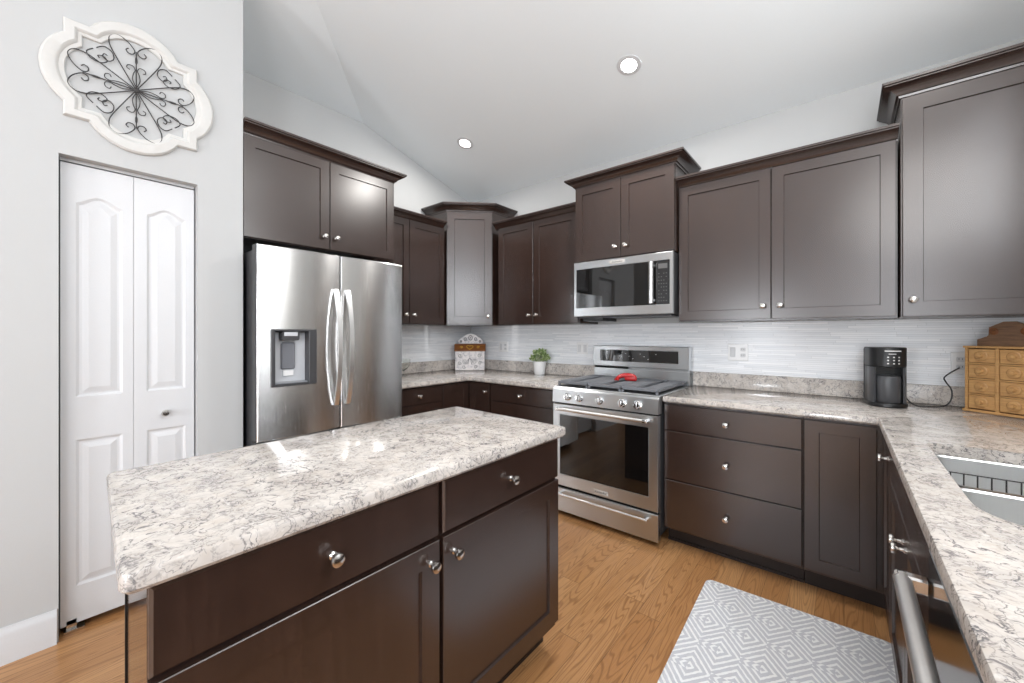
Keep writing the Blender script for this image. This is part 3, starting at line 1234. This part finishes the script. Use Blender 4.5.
# backguard
bg = MB().box(.002, RW - .002, .602, .655, .90, 1.012, .002).box(.010, RW - .010, .612, .655, 1.012, 1.030).build('backguard', M['steel'], t_)
loops = [[(rect(.062, RW - .068, 1.068, 1.163), .588), (rect(.062, RW - .068, 1.068, 1.163, .002), .591)]]
cb_ = MB().panel(.0, RW, 1.028, 1.194, .588, .067, loops, .004).build('control_console', M['steel'], t_)
ds = MB().box(.065, RW - .071, .5895, .5912, 1.071, 1.160).build('display', M['glassblack'], cb_)
for i, x in enumerate((.22, .25, .28, .31, .34, .37, .40, .43, .46, .49, .52)):
    for j, z in enumerate((1.094, 1.112, 1.132)):
        if (i * 7 + j * 3) % 4:
            continue
        MB().box(x, x + .010, .5888, .5894, z, z + .003).build('display_marking', M['letter'], ds)
MB().box(.018, .30, .590, .602, 1.014, 1.028).build('console_gap_shade', M['gap'], t_)  # dark strip for the shade in the gap under the console

# the red thing on the grates
t2 = thing('spoon_rest', 'glossy red curved spoon rest lying on the black range grates', 'spoon rest', (-1.19, 2.70, .9548), 0.12)
t2.scale = (.8, .8, .8)
m = MB()
arc = [(-.075, -.055, .016), (-.072, -.03, .026), (-.055, -.005, .040), (-.025, .010, .046), (.01, .014, .046), (.05, .012, .042), (.075, .010, .036)]
m.tube(arc, [.013, .016, .019, .021, .022, .022, .014], 12)
m.build('arched_body', M['red'], t2)
m = MB().tube([(-.075, -.045, .016), (-.083, -.075, .013), (-.078, -.092, .011)], [.012, .009, .004], 10)
m.tube([(-.068, -.048, .016), (-.052, -.078, .013), (-.058, -.095, .011)], [.011, .008, .004], 10)
m.build('forked_end', M['red'], t2)
m = MB().box(-.02, .085, -.008, .030, .0005, .045, .012, 3)
m.build('flat_base', M['red'], t2)

# ------------------------------------------------------------------ microwave
t_ = thing('microwave_oven', 'stainless over-range microwave hung below a short wall cabinet', 'microwave', (-1.615, 2.682, 1.424))
MWW, MWH = .752, .414
MB().box(.002, MWW - .002, .022, .405, .0, MWH - .002, .002).build('casing', M['dgrey'], t_)
loops = [[(rect(.020, MWW - .020, .062, .362), 0.0), (rect(.020, MWW - .020, .062, .362, .002), .003)]]
dr = MB().panel(0, MWW, .0, MWH, 0, .022, loops, .003).build('door', M['steel'], t_)
win = MB().box(.0225, MWW - .0225, .0012, .0032, .0645, .3595).build('door_window', M['glassblack'], dr)
MB().tube([(.618, -.034, .072), (.618, -.034, .352)], .0155, 14).build('door_handle', M['handle'], dr)
for hz in (.085, .322):
    MB().box(.609, .627, -.034, .0005, hz, hz + .018, .002).build('handle_bracket', M['chrome'], dr)
cp = MB().box(.645, MWW - .0228, .0004, .0011, .0655, .3585).build('control_panel', M['black'], dr)
MB().box(.655, .715, -.0004, .0003, .305, .338).build('display', M['display'], cp)
m = MB()
for r in range(9):
    for q in range(4):
        if (r + q) % 5 == 4:
            continue
        m.box(.655 + q * .0165, .655 + q * .0165 + .008, -.0003, .0003, .085 + r * .023, .085 + r * .023 + .006)
m.build('keypad', M['display'], cp)
bd = MB().box(.300, .418, -.002, .0005, .375, .400, .001).build('badge', M['badge'], dr)
lettering('KitchenAid', .018, M['text'], bd, (.359, -.0023, .3875))
MB().box(.045, .215, .06, .30, -.036, -.0005, .003).build('vent_filter', M['black'], t_)
MB().box(.02, MWW - .02, .03, .39, -.012, -.0005).build('underside_plate', M['dgrey'], t_)

# ------------------------------------------------------------------ wall outlets
OG = 'white outlet plates on the tile backsplash'


def outlet(label, x0, x1, z0, z1, kinds):
    w_, h_ = x1 - x0, z1 - z0
    r = thing('outlet_plate', label, 'outlet', (x0, YW - .0078, z0), 0, OG)
    MB().panel(0, w_, 0, h_, -.006, .006, (), .003).build('plate', M['pot'], r)
    n = len(kinds)
    for i, k in enumerate(kinds):
        cx = w_ * (i + .5) / n
        if k == 's':
            MB().box(cx - .016, cx + .016, -.010, -.0055, h_ / 2 - .033, h_ / 2 + .033, .002).build('rocker_switch', M['white'], r)
        else:
            for dz in (-.02, .02):
                f = MB().prism(round_corners([(-.016, -.013), (.016, -.013), (.016, .013), (-.016, .013)], .008), 0, .003)
                f.xform(lambda x, y, z, dz=dz: (cx + x, -.0055 - z, h_ / 2 + dz + y))
                f = f.build('socket', M['white'], r)
                MB().box(cx - .007, cx - .005, -.0092, -.0084, h_ / 2 + dz - .002, h_ / 2 + dz + .006).box(cx + .005, cx + .007, -.0092, -.0084, h_ / 2 + dz - .002, h_ / 2 + dz + .006).build('slot', M['black'], f)


outlet('white double switch-and-socket plate right of the range', -.620, -.497, 1.106, 1.221, 'so')
outlet('white outlet plate between floral box and potted plant', -2.755, -2.635, 1.103, 1.208, 'so')
outlet('white outlet plate between potted plant and the range', -1.826, -1.715, 1.110, 1.212, 'ss')
outlet('white single outlet plate behind the spice chest', .430, .500, 1.080, 1.195, 'o')

# ------------------------------------------------------------------ coffee maker
t_ = thing('coffee_maker', 'black single-serve coffee maker on the worktop', 'coffee maker', (.172, 2.845, ZT1 + .0005), .17)
R0 = .078


def capsule(rx, yb, n=18):
    """plan: half circle at the front, straight to the back"""
    pts = [(rx, yb), (-rx, yb)]
    for k in range(n + 1):
        a = PI + PI * k / n
        pts.append((rx * math.cos(a), rx * math.sin(a)))
    return pts


MB().prism(capsule(.079, .11), 0, .022, .004).build('base', M['black'], t_)
for s in (-1, 1):
    m = MB()
    outer, inner = [], []
    for k in range(7):
        a = (PI + .62 * k / 6) if s < 0 else (2 * PI - .62 + .62 * k / 6)
        outer.append((.073 * math.cos(a), .073 * math.sin(a)))
        inner.append((.064 * math.cos(a), .064 * math.sin(a)))
    if s < 0:
        poly = [(-.064, .03), (-.073, .03)] + outer + inner[::-1]
    else:
        poly = outer + [(.073, .03), (.064, .03)] + inner[::-1]
    m.prism(poly, .022, .205)
    m.build('side_wing', M['darkplastic'], t_)
m = MB().prism([(x, y) for x, y in capsule(.074, .085)], .205, .306, .005)
hd = m.build('brew_head', M['black'], t_)
MB().box(-.073, .073, .028, .085, .022, .205).build('back_column', M['black'], t_)
MB().prism([(-.076, .086), (.076, .086), (.066, .135), (-.066, .135)], .022, .300, .006).build('water_tank', M['darkplastic'], t_)
MB().lathe([(.050, 0), (.052, .003), (.052, .12), (.048, .135), (.03, .14), (.001, .14)], (0, -.012, .0225), (0, 0, 1), 28).build('travel_mug', M['darkplastic'], t_)
m = MB()


def on_head(a0, a1, z0, z1, r=.0750):
    n = 6
    lo, hi = [], []
    for k in range(n + 1):
        a = a0 + (a1 - a0) * k / n
        lo.append((r * math.sin(a), -r * math.cos(a), z0))
        hi.append((r * math.sin(a), -r * math.cos(a), z1))
    la, lb = m.loop(lo), m.loop(hi)
    m.bridge(la, lb, closed=False)
    la2, lb2 = m.loop([(x * .985, y * .985, z) for x, y, z in lo]), m.loop([(x * .985, y * .985, z) for x, y, z in hi])
    m.bridge(la2, lb2, closed=False)
    m.bridge(la, la2, closed=False)
    m.bridge(lb, lb2, closed=False)


on_head(-.35, .55, .286, .291)
on_head(-.15, .25, .272, .275)
for r_ in range(3):
    for q_ in (-.22, .08, .36):
        on_head(q_, q_ + .09, .222 + r_ * .016, .228 + r_ * .016)
m.build('control_marking', M['letter'], hd)
m = MB()
wp_ = [(.236, 2.90, .990), (.252, 2.905, .950), (.285, 2.90, .9215), (.335, 2.905, .9205), (.385, 2.93, .926), (.412, 2.95, .955), (.418, 2.97, 1.005), (.400, 2.99, 1.045), (.398, 3.01, 1.065), (.425, 3.04, 1.090), (.458, 3.06, 1.115)]
inv = Matrix.Rotation(-.17, 4, 'Z') @ Matrix.Translation((-.172, -2.845, -ZT1 - .0005))
P = [inv @ Vector(p) for p in wp_]
dense = []
for i in range(len(P) - 1):
    p0, p1, p2, p3 = P[max(i - 1, 0)], P[i], P[i + 1], P[min(i + 2, len(P) - 1)]
    for k in range(6):
        s = k / 6
        dense.append(.5 * ((2 * p1) + (p2 - p0) * s + (2 * p0 - 5 * p1 + 4 * p2 - p3) * s * s + (-p0 + 3 * p1 - 3 * p2 + p3) * s ** 3))
dense.append(P[-1])
m.tube(dense, .0032, 8)
m.build('power_cord', M['black'], t_)

# ------------------------------------------------------------------ spice chest
t_ = thing('spice_chest', 'small pine spice chest of eight drawers with shaped crest', 'chest', (.4546, 2.917, ZT1 + .0005), -.640)
CW, CH, CD = .222, .318, .115
m = MB()
m.box(-.008, CW + .008, -.006, CD + .004, 0, .012, .002)
m.box(-.006, CW + .006, -.005, CD + .003, CH - .010, CH, .002)
m.box(0, .010, 0, CD, .012, CH - .010)
m.box(CW - .010, CW, 0, CD, .012, CH - .010)
m.box(CW / 2 - .006, CW / 2 + .006, 0, CD, .012, CH - .010)
m.box(.010, CW - .010, CD - .008, CD, .012, CH - .010)
dh = (CH - .022) / 4
for k in range(1, 4):
    m.box(.010, CW - .010, .001, CD - .008, .012 + dh * k - .003, .012 + dh * k + .003)
m.build('carcass', M['pine'], t_)
for cidx in range(2):
    for r_ in range(4):
        x0 = .012 if cidx == 0 else CW / 2 + .008
        x1 = CW / 2 - .008 if cidx == 0 else CW - .012
        z0 = .012 + dh * r_ + .005
        d_ = MB().box(x0, x1, .0015, CD - .02, z0, z0 + dh - .010, .0015).build('drawer', M['pine'], t_)
        cx, cz = (x0 + x1) / 2, z0 + dh / 2 - .004
        MB().lathe([(.024, 0), (.024, .003), (.020, .006), (.011, .006), (.008, .010), (.010, .015), (.008, .020), (.001, .021)], (cx, .0013, cz), (0, -1, 0), 20).build('knob', M['pine'], d_)
pts = [(-.012, 0), (CW + .012, 0), (CW + .012, .022), (CW - .028, .055)]
pts = [(0, 0), (CW, 0), (CW, .030), (CW - .035, .046), (CW - .04, .052), (CW - .042, .090), (CW - .07, .105), (CW / 2 + .02, .116), (CW / 2 - .02, .116), (.07, .105), (.042, .090), (.04, .052), (.035, .046), (0, .030)]
m = MB().prism(pts, 0, .014)
m.xform(lambda x, y, z: (x, CD - .030 + z, CH + y))
m.build('crest_board', M['crest'], t_)
for s in (-1, 1):
    MB().lathe([(.017, 0), (.017, .003), (.013, .005), (.012, .0035), (.007, .0035), (.006, .006), (.001, .006)], (CW / 2 + s * .052, CD - .030, CH + .070), (0, -1, 0), 18).build('rosette', M['lidwood'], t_)

# ------------------------------------------------------------------ floral box, goblet, plant
t_ = thing('recipe_box', 'floral white box with wooden lid in the worktop corner', 'box', (-2.952, 2.850, ZT1 + .0005), PI / 4 - .05)
BW_, BH, BD = .30, .195, .12
MB().box(-BW_ / 2, BW_ / 2, 0, BD, 0, BH, .003).build('box_body', M['floral'], t_)
m = MB()
ls = [m.loop([(x, y, z) for y, z in ((-.014, BH + .001), (-.014, BH + .012), (.03, BH + .072), (BD, BH + .076), (BD, BH + .001))]) for x in (-BW_ / 2 - .010, BW_ / 2 + .010)]
m.bridge(ls[0], ls[1])
m.face(ls[0][::-1])
m.face(ls[1])
lid = m.build('lid', M['lidwood'], t_)


def lid_pt(u, s):
    # on the sloping front of the lid, s from 0 (bottom) to 1 (top)
    return (u, -.0155 + .044 * s, BH + .012 + .060 * s)


m = MB()
heart = []
for k in range(28):
    a = 2 * PI * k / 28
    hx = 16 * math.sin(a) ** 3
    hy = 13 * math.cos(a) - 5 * math.cos(2 * a) - 2 * math.cos(3 * a) - math.cos(4 * a)
    heart.append(lid_pt(hx * .0021, .5 + hy * .024))
m.tube(heart, .0032, 6, closed=True)
for s in (-1, 1):
    sp = []
    for k in range(16):
        a = k / 15 * 3 * PI
        r_ = .016 * (1 - k / 18)
        sp.append(lid_pt(s * (.085 + r_ * math.cos(a)), .5 + r_ * math.sin(a) * 14))
    m.tube(sp, .0026, 6)
m.build('gilt_heart', M['gold'], lid)
pts = [(-.125, 0), (.125, 0), (.130, .03), (.11, .045), (.10, .06), (.075, .068), (.06, .085), (.03, .098), (0, .104), (-.03, .098), (-.06, .085), (-.075, .068), (-.10, .06), (-.11, .045), (-.130, .03)]
m = MB().prism(pts, 0, .012)
m.xform(lambda x, y, z: (x, BD - .014 + z, BH + .078 + y))
cr_ = m.build('back_crest', M['floral'], t_)
m = MB()
for cx, cz, rr in ((0, .06, .024), (-.055, .045, .016), (.055, .045, .016), (-.1, .022, .010), (.1, .022, .010)):
    ring = [(cx + rr * math.cos(2 * PI * k / 16) * .8, BD - .0145, BH + .078 + cz + rr * math.sin(2 * PI * k / 16)) for k in range(16)]
    m.tube(ring, .0035, 6, closed=True)
    m.lathe([(rr * .3, 0), (rr * .2, .002), (.0005, .003)], (cx, BD - .014, BH + .078 + cz), (0, -1, 0), 10)
m.build('blue_flower_motif', M['dgrey'], cr_)
m = MB()
for s in (-1, 1):
    for cx, cz, rr, turns in ((.10, .15, .022, 1.4), (.05, .09, .028, 1.6), (.105, .075, .02, 1.4), (.06, .035, .02, 1.3)):
        sp = []
        for k in range(18):
            a = s * (k / 17 * turns * 2 * PI)
            r_ = rr * (1 - k / 22)
            sp.append((s * cx + r_ * math.cos(a), -.0012, cz + r_ * math.sin(a)))
        m.tube(sp, .0022, 5)
m.tube([(-.02, -.0012, .06), (0, -.0012, .15), (.02, -.0012, .06)], .003, 5)
m.tube([(-.022, -.0012, .10), (0, -.0012, .125), (.022, -.0012, .10)], .003, 5)
m.build('scroll_motif', M['dgrey'], t_)

t_ = thing('glass_goblet', 'clear glass goblet on the worktop beside the refrigerator', 'goblet', (-3.035, 2.105, ZT1 + .0005))
MB().lathe([(.034, 0), (.035, .002), (.012, .006), (.006, .012), (.006, .040), (.014, .048), (.045, .075), (.060, .110), (.062, .150), (.0605, .150), (.0585, .110), (.044, .078), (.013, .052), (.001, .050)], n=32).build('bowl_and_stem', M['glass'], t_)

t_ = thing('potted_plant', 'small green plant in a white pot left of the range', 'plant', (-2.165, 2.985, ZT1 + .0005))
MB().lathe([(.046, 0), (.048, .003), (.062, .118), (.063, .122), (.058, .122), (.056, .108), (.001, .108)], n=32).build('pot', M['pot'], t_)
MB().lathe([(.055, .1085), (.05, .112), (.001, .114)], n=20).build('soil', M['soil'], t_)
m = MB()
stems = MB()
for i in range(260):
    th = random.uniform(0, 2 * PI)
    el = math.acos(random.uniform(-.15, 1))
    rr = random.uniform(.6, 1.0)
    d = Vector((math.sin(el) * math.cos(th) * .084, math.sin(el) * math.sin(th) * .072, math.cos(el) * .080)) * rr
    p = Vector((0, 0, .145)) + d
    p.z = max(p.z, .128)
    out = (d.normalized() + Vector((random.uniform(-.5, .5), random.uniform(-.5, .5), random.uniform(-.2, .5)))).normalized()
    side = out.cross(Vector((random.uniform(-1, 1), random.uniform(-1, 1), random.uniform(-1, 1)))).normalized()
    up = side.cross(out)
    L_, w_ = random.uniform(.018, .030), random.uniform(.008, .013)
    pts_ = [p, p + out * L_ * .4 + side * w_ + up * .003, p + out * L_ * .8 + side * w_ * .7, p + out * L_, p + out * L_ * .8 - side * w_ * .7, p + out * L_ * .4 - side * w_ + up * .003]
    vs = m.loop(pts_)
    m.face(vs)
    if i % 8 == 0:
        stems.tube([(d.x * .2, d.y * .2, .110), (d.x * .6, d.y * .6, .125), tuple(p)], .0014, 5)
fo = m.build('foliage', M['leaf'], t_)
stems.build('stem', M['leaf'], t_)

# ------------------------------------------------------------------ rug
pts = round_corners([(0, 0), (.715, 0), (.715, 1.10), (0, 1.10)], .04, 6)
m = MB().prism(pts, 0.0005, .012, .004)
o = m.build('kitchen_rug', M['rug'], loc=(-.518, 1.150, 0), rz=.030)
tag(o, 'grey and white diamond-patterned rug on the oak floor', 'rug')

# ------------------------------------------------------------------ wall plaque
t_ = thing('wall_plaque', 'white quatrefoil wall plaque with black wire scrollwork above pantry door', 'wall decor', (XP + .0005, .292, 2.418), L90)


def quatre(s=1.0, n=12):
    a, b = .225 * s, .205 * s
    hx, hz = .292 * s, .292 * s
    ca, cb2 = .150 * s, .145 * s
    pts = []

    def arc(p, q, sag):
        p, q = Vector(p), Vector(q)
        c = (p + q) / 2
        nrm = Vector(((q - p).y, -(q - p).x)).normalized()
        h = (q - p).length / 2
        R = (h * h + sag * sag) / (2 * sag)
        cen = c - nrm * (R - sag)
        a0 = math.atan2((p - cen).y, (p - cen).x)
        a1 = math.atan2((q - cen).y, (q - cen).x)
        if a1 < a0:
            a1 += 2 * PI
        return [tuple(cen + Vector((math.cos(a0 + (a1 - a0) * k / n), math.sin(a0 + (a1 - a0) * k / n))) * R) for k in range(n + 1)]
    pts += arc((a, -cb2), (a, cb2), hx - a)
    pts += [(a, b)]
    pts += arc((ca, b), (-ca, b), hz - b)
    pts += [(-a, b)]
    pts += arc((-a, cb2), (-a, -cb2), hx - a)
    pts += [(-a, -b)]
    pts += arc((-ca, -b), (ca, -b), hz - b)
    pts += [(a, -b)]
    return pts


m = MB()
rows = [(1.0, 0), (1.0, .012), (.975, .020), (.86, .023), (.835, .019), (.815, .012), (.765, .011), (.755, .008), (.755, 0)]
ls = [m.loop([(x, -d, z) for x, z in quatre(s)]) for s, d in rows]
for a, b in zip(ls, ls[1:] + ls[:1]):
    m.bridge(a, b)
m.build('carved_frame', M['plaque'], t_)
yW = -.010


def spiral(c, r0, a0, turns, s=1, n=22):
    return [(c[0] + r0 * (1 - .72 * k / n) * math.cos(a0 + s * turns * 2 * PI * k / n), c[1] + r0 * (1 - .72 * k / n) * math.sin(a0 + s * turns * 2 * PI * k / n)) for k in range(n + 1)]


def cr(ptsin, n=6):
    P = [Vector(p) for p in ptsin]
    o = []
    for i in range(len(P) - 1):
        p0, p1, p2, p3 = P[max(i - 1, 0)], P[i], P[i + 1], P[min(i + 2, len(P) - 1)]
        for k in range(n):
            s = k / n
            o.append(tuple(.5 * ((2 * p1) + (p2 - p0) * s + (2 * p0 - 5 * p1 + 4 * p2 - p3) * s * s + (-p0 + 3 * p1 - 3 * p2 + p3) * s ** 3)))
    o.append(tuple(P[-1]))
    return o


def wire(m, pts, ang, r=.0023):
    c_, s_ = math.cos(ang), math.sin(ang)
    m.tube([(x * c_ - z * s_, yW, x * s_ + z * c_) for x, z in pts], r, 6)


def petal(ang, L_):
    k = L_ / .237
    m = MB()
    for s in (-1, 1):
        p = [(0, 0), (s * .040, .075), (s * .078, .150), (s * .089, .185), (s * .086, .215), (s * .062, .233), (s * .030, .220), (s * .006, .190), (s * .010, .170), (s * .026, .167), (s * .034, .180), (s * .026, .190)]
        wire(m, cr([(x, z * k) for x, z in p]), ang)
        q = [(0, .012), (s * .012, .045), (s * .010, .075), (s * .004, .095), (s * .012, .112), (s * .028, .110), (s * .032, .096), (s * .022, .090)]
        wire(m, cr([(x, z * k) for x, z in q]), ang, .0019)
    wire(m, [(0, 0), (0, .186 * k)], ang, .0021)
    wire(m, [(0, .125 * k), (0, .135 * k), (0, .150 * k), (0, .160 * k)], ang, [.0022, .0045, .0045, .0022])
    m.build('petal_scroll', M['iron'], t_)


for a_, L_ in ((0, .226), (PI, .226), (PI / 2, .216), (-PI / 2, .216)):
    petal(a_, L_)
for sx_ in (-1, 1):
    for sz_ in (-1, 1):
        m = MB()
        for k in (0, 1):
            p = [(.128, .128), (.104, .146), (.080, .134), (.074, .106), (.090, .088), (.108, .098), (.104, .114), (.094, .110)]
            if k:
                p = [(z * 1.08, x * .93) for x, z in p]
            wire(m, [(sx_ * x, sz_ * z) for x, z in cr(p)], 0, .0022)
        m.build('corner_scroll', M['iron'], t_)
MB().lathe([(.012, 0), (.012, .004), (.006, .008), (.001, .009)], (0, yW, 0), (0, -1, 0), 14).build('centre_boss', M['iron'], t_)

# ------------------------------------------------------------------ recessed ceiling lights
RG = 'recessed ceiling lights'
tilt = math.atan(SL)


def recessed(x, y, label, power):
    z = zr(y)
    r = thing('recessed_light', label, 'ceiling light', (x, y, z - .0015), 0, RG)
    r.rotation_euler = (-tilt, 0, 0)
    MB().lathe([(.048, -.004), (.070, -.003), (.073, 0.0), (.048, .0)], caps=False, n=36).build('trim_ring', M['white'], r)
    MB().lathe([(.0475, -.0035), (.046, -.0015), (.001, -.001)], n=36).build('lens', M['glow'], r)
    can_and_fill_light((x, y, z - .03), power)


recessed(-1.022, 2.35, 'recessed ceiling light above the range', 14)
recessed(-2.524, 2.38, 'recessed ceiling light above the corner cabinet', 9)
for x, y in ((0.48, 1.5), (0.3, 0.6)):  # added unseen fill lamps without fixtures, brightening worktops and floor
    can_and_fill_light((x, y, min(zr(y), zt) - .05), 5)
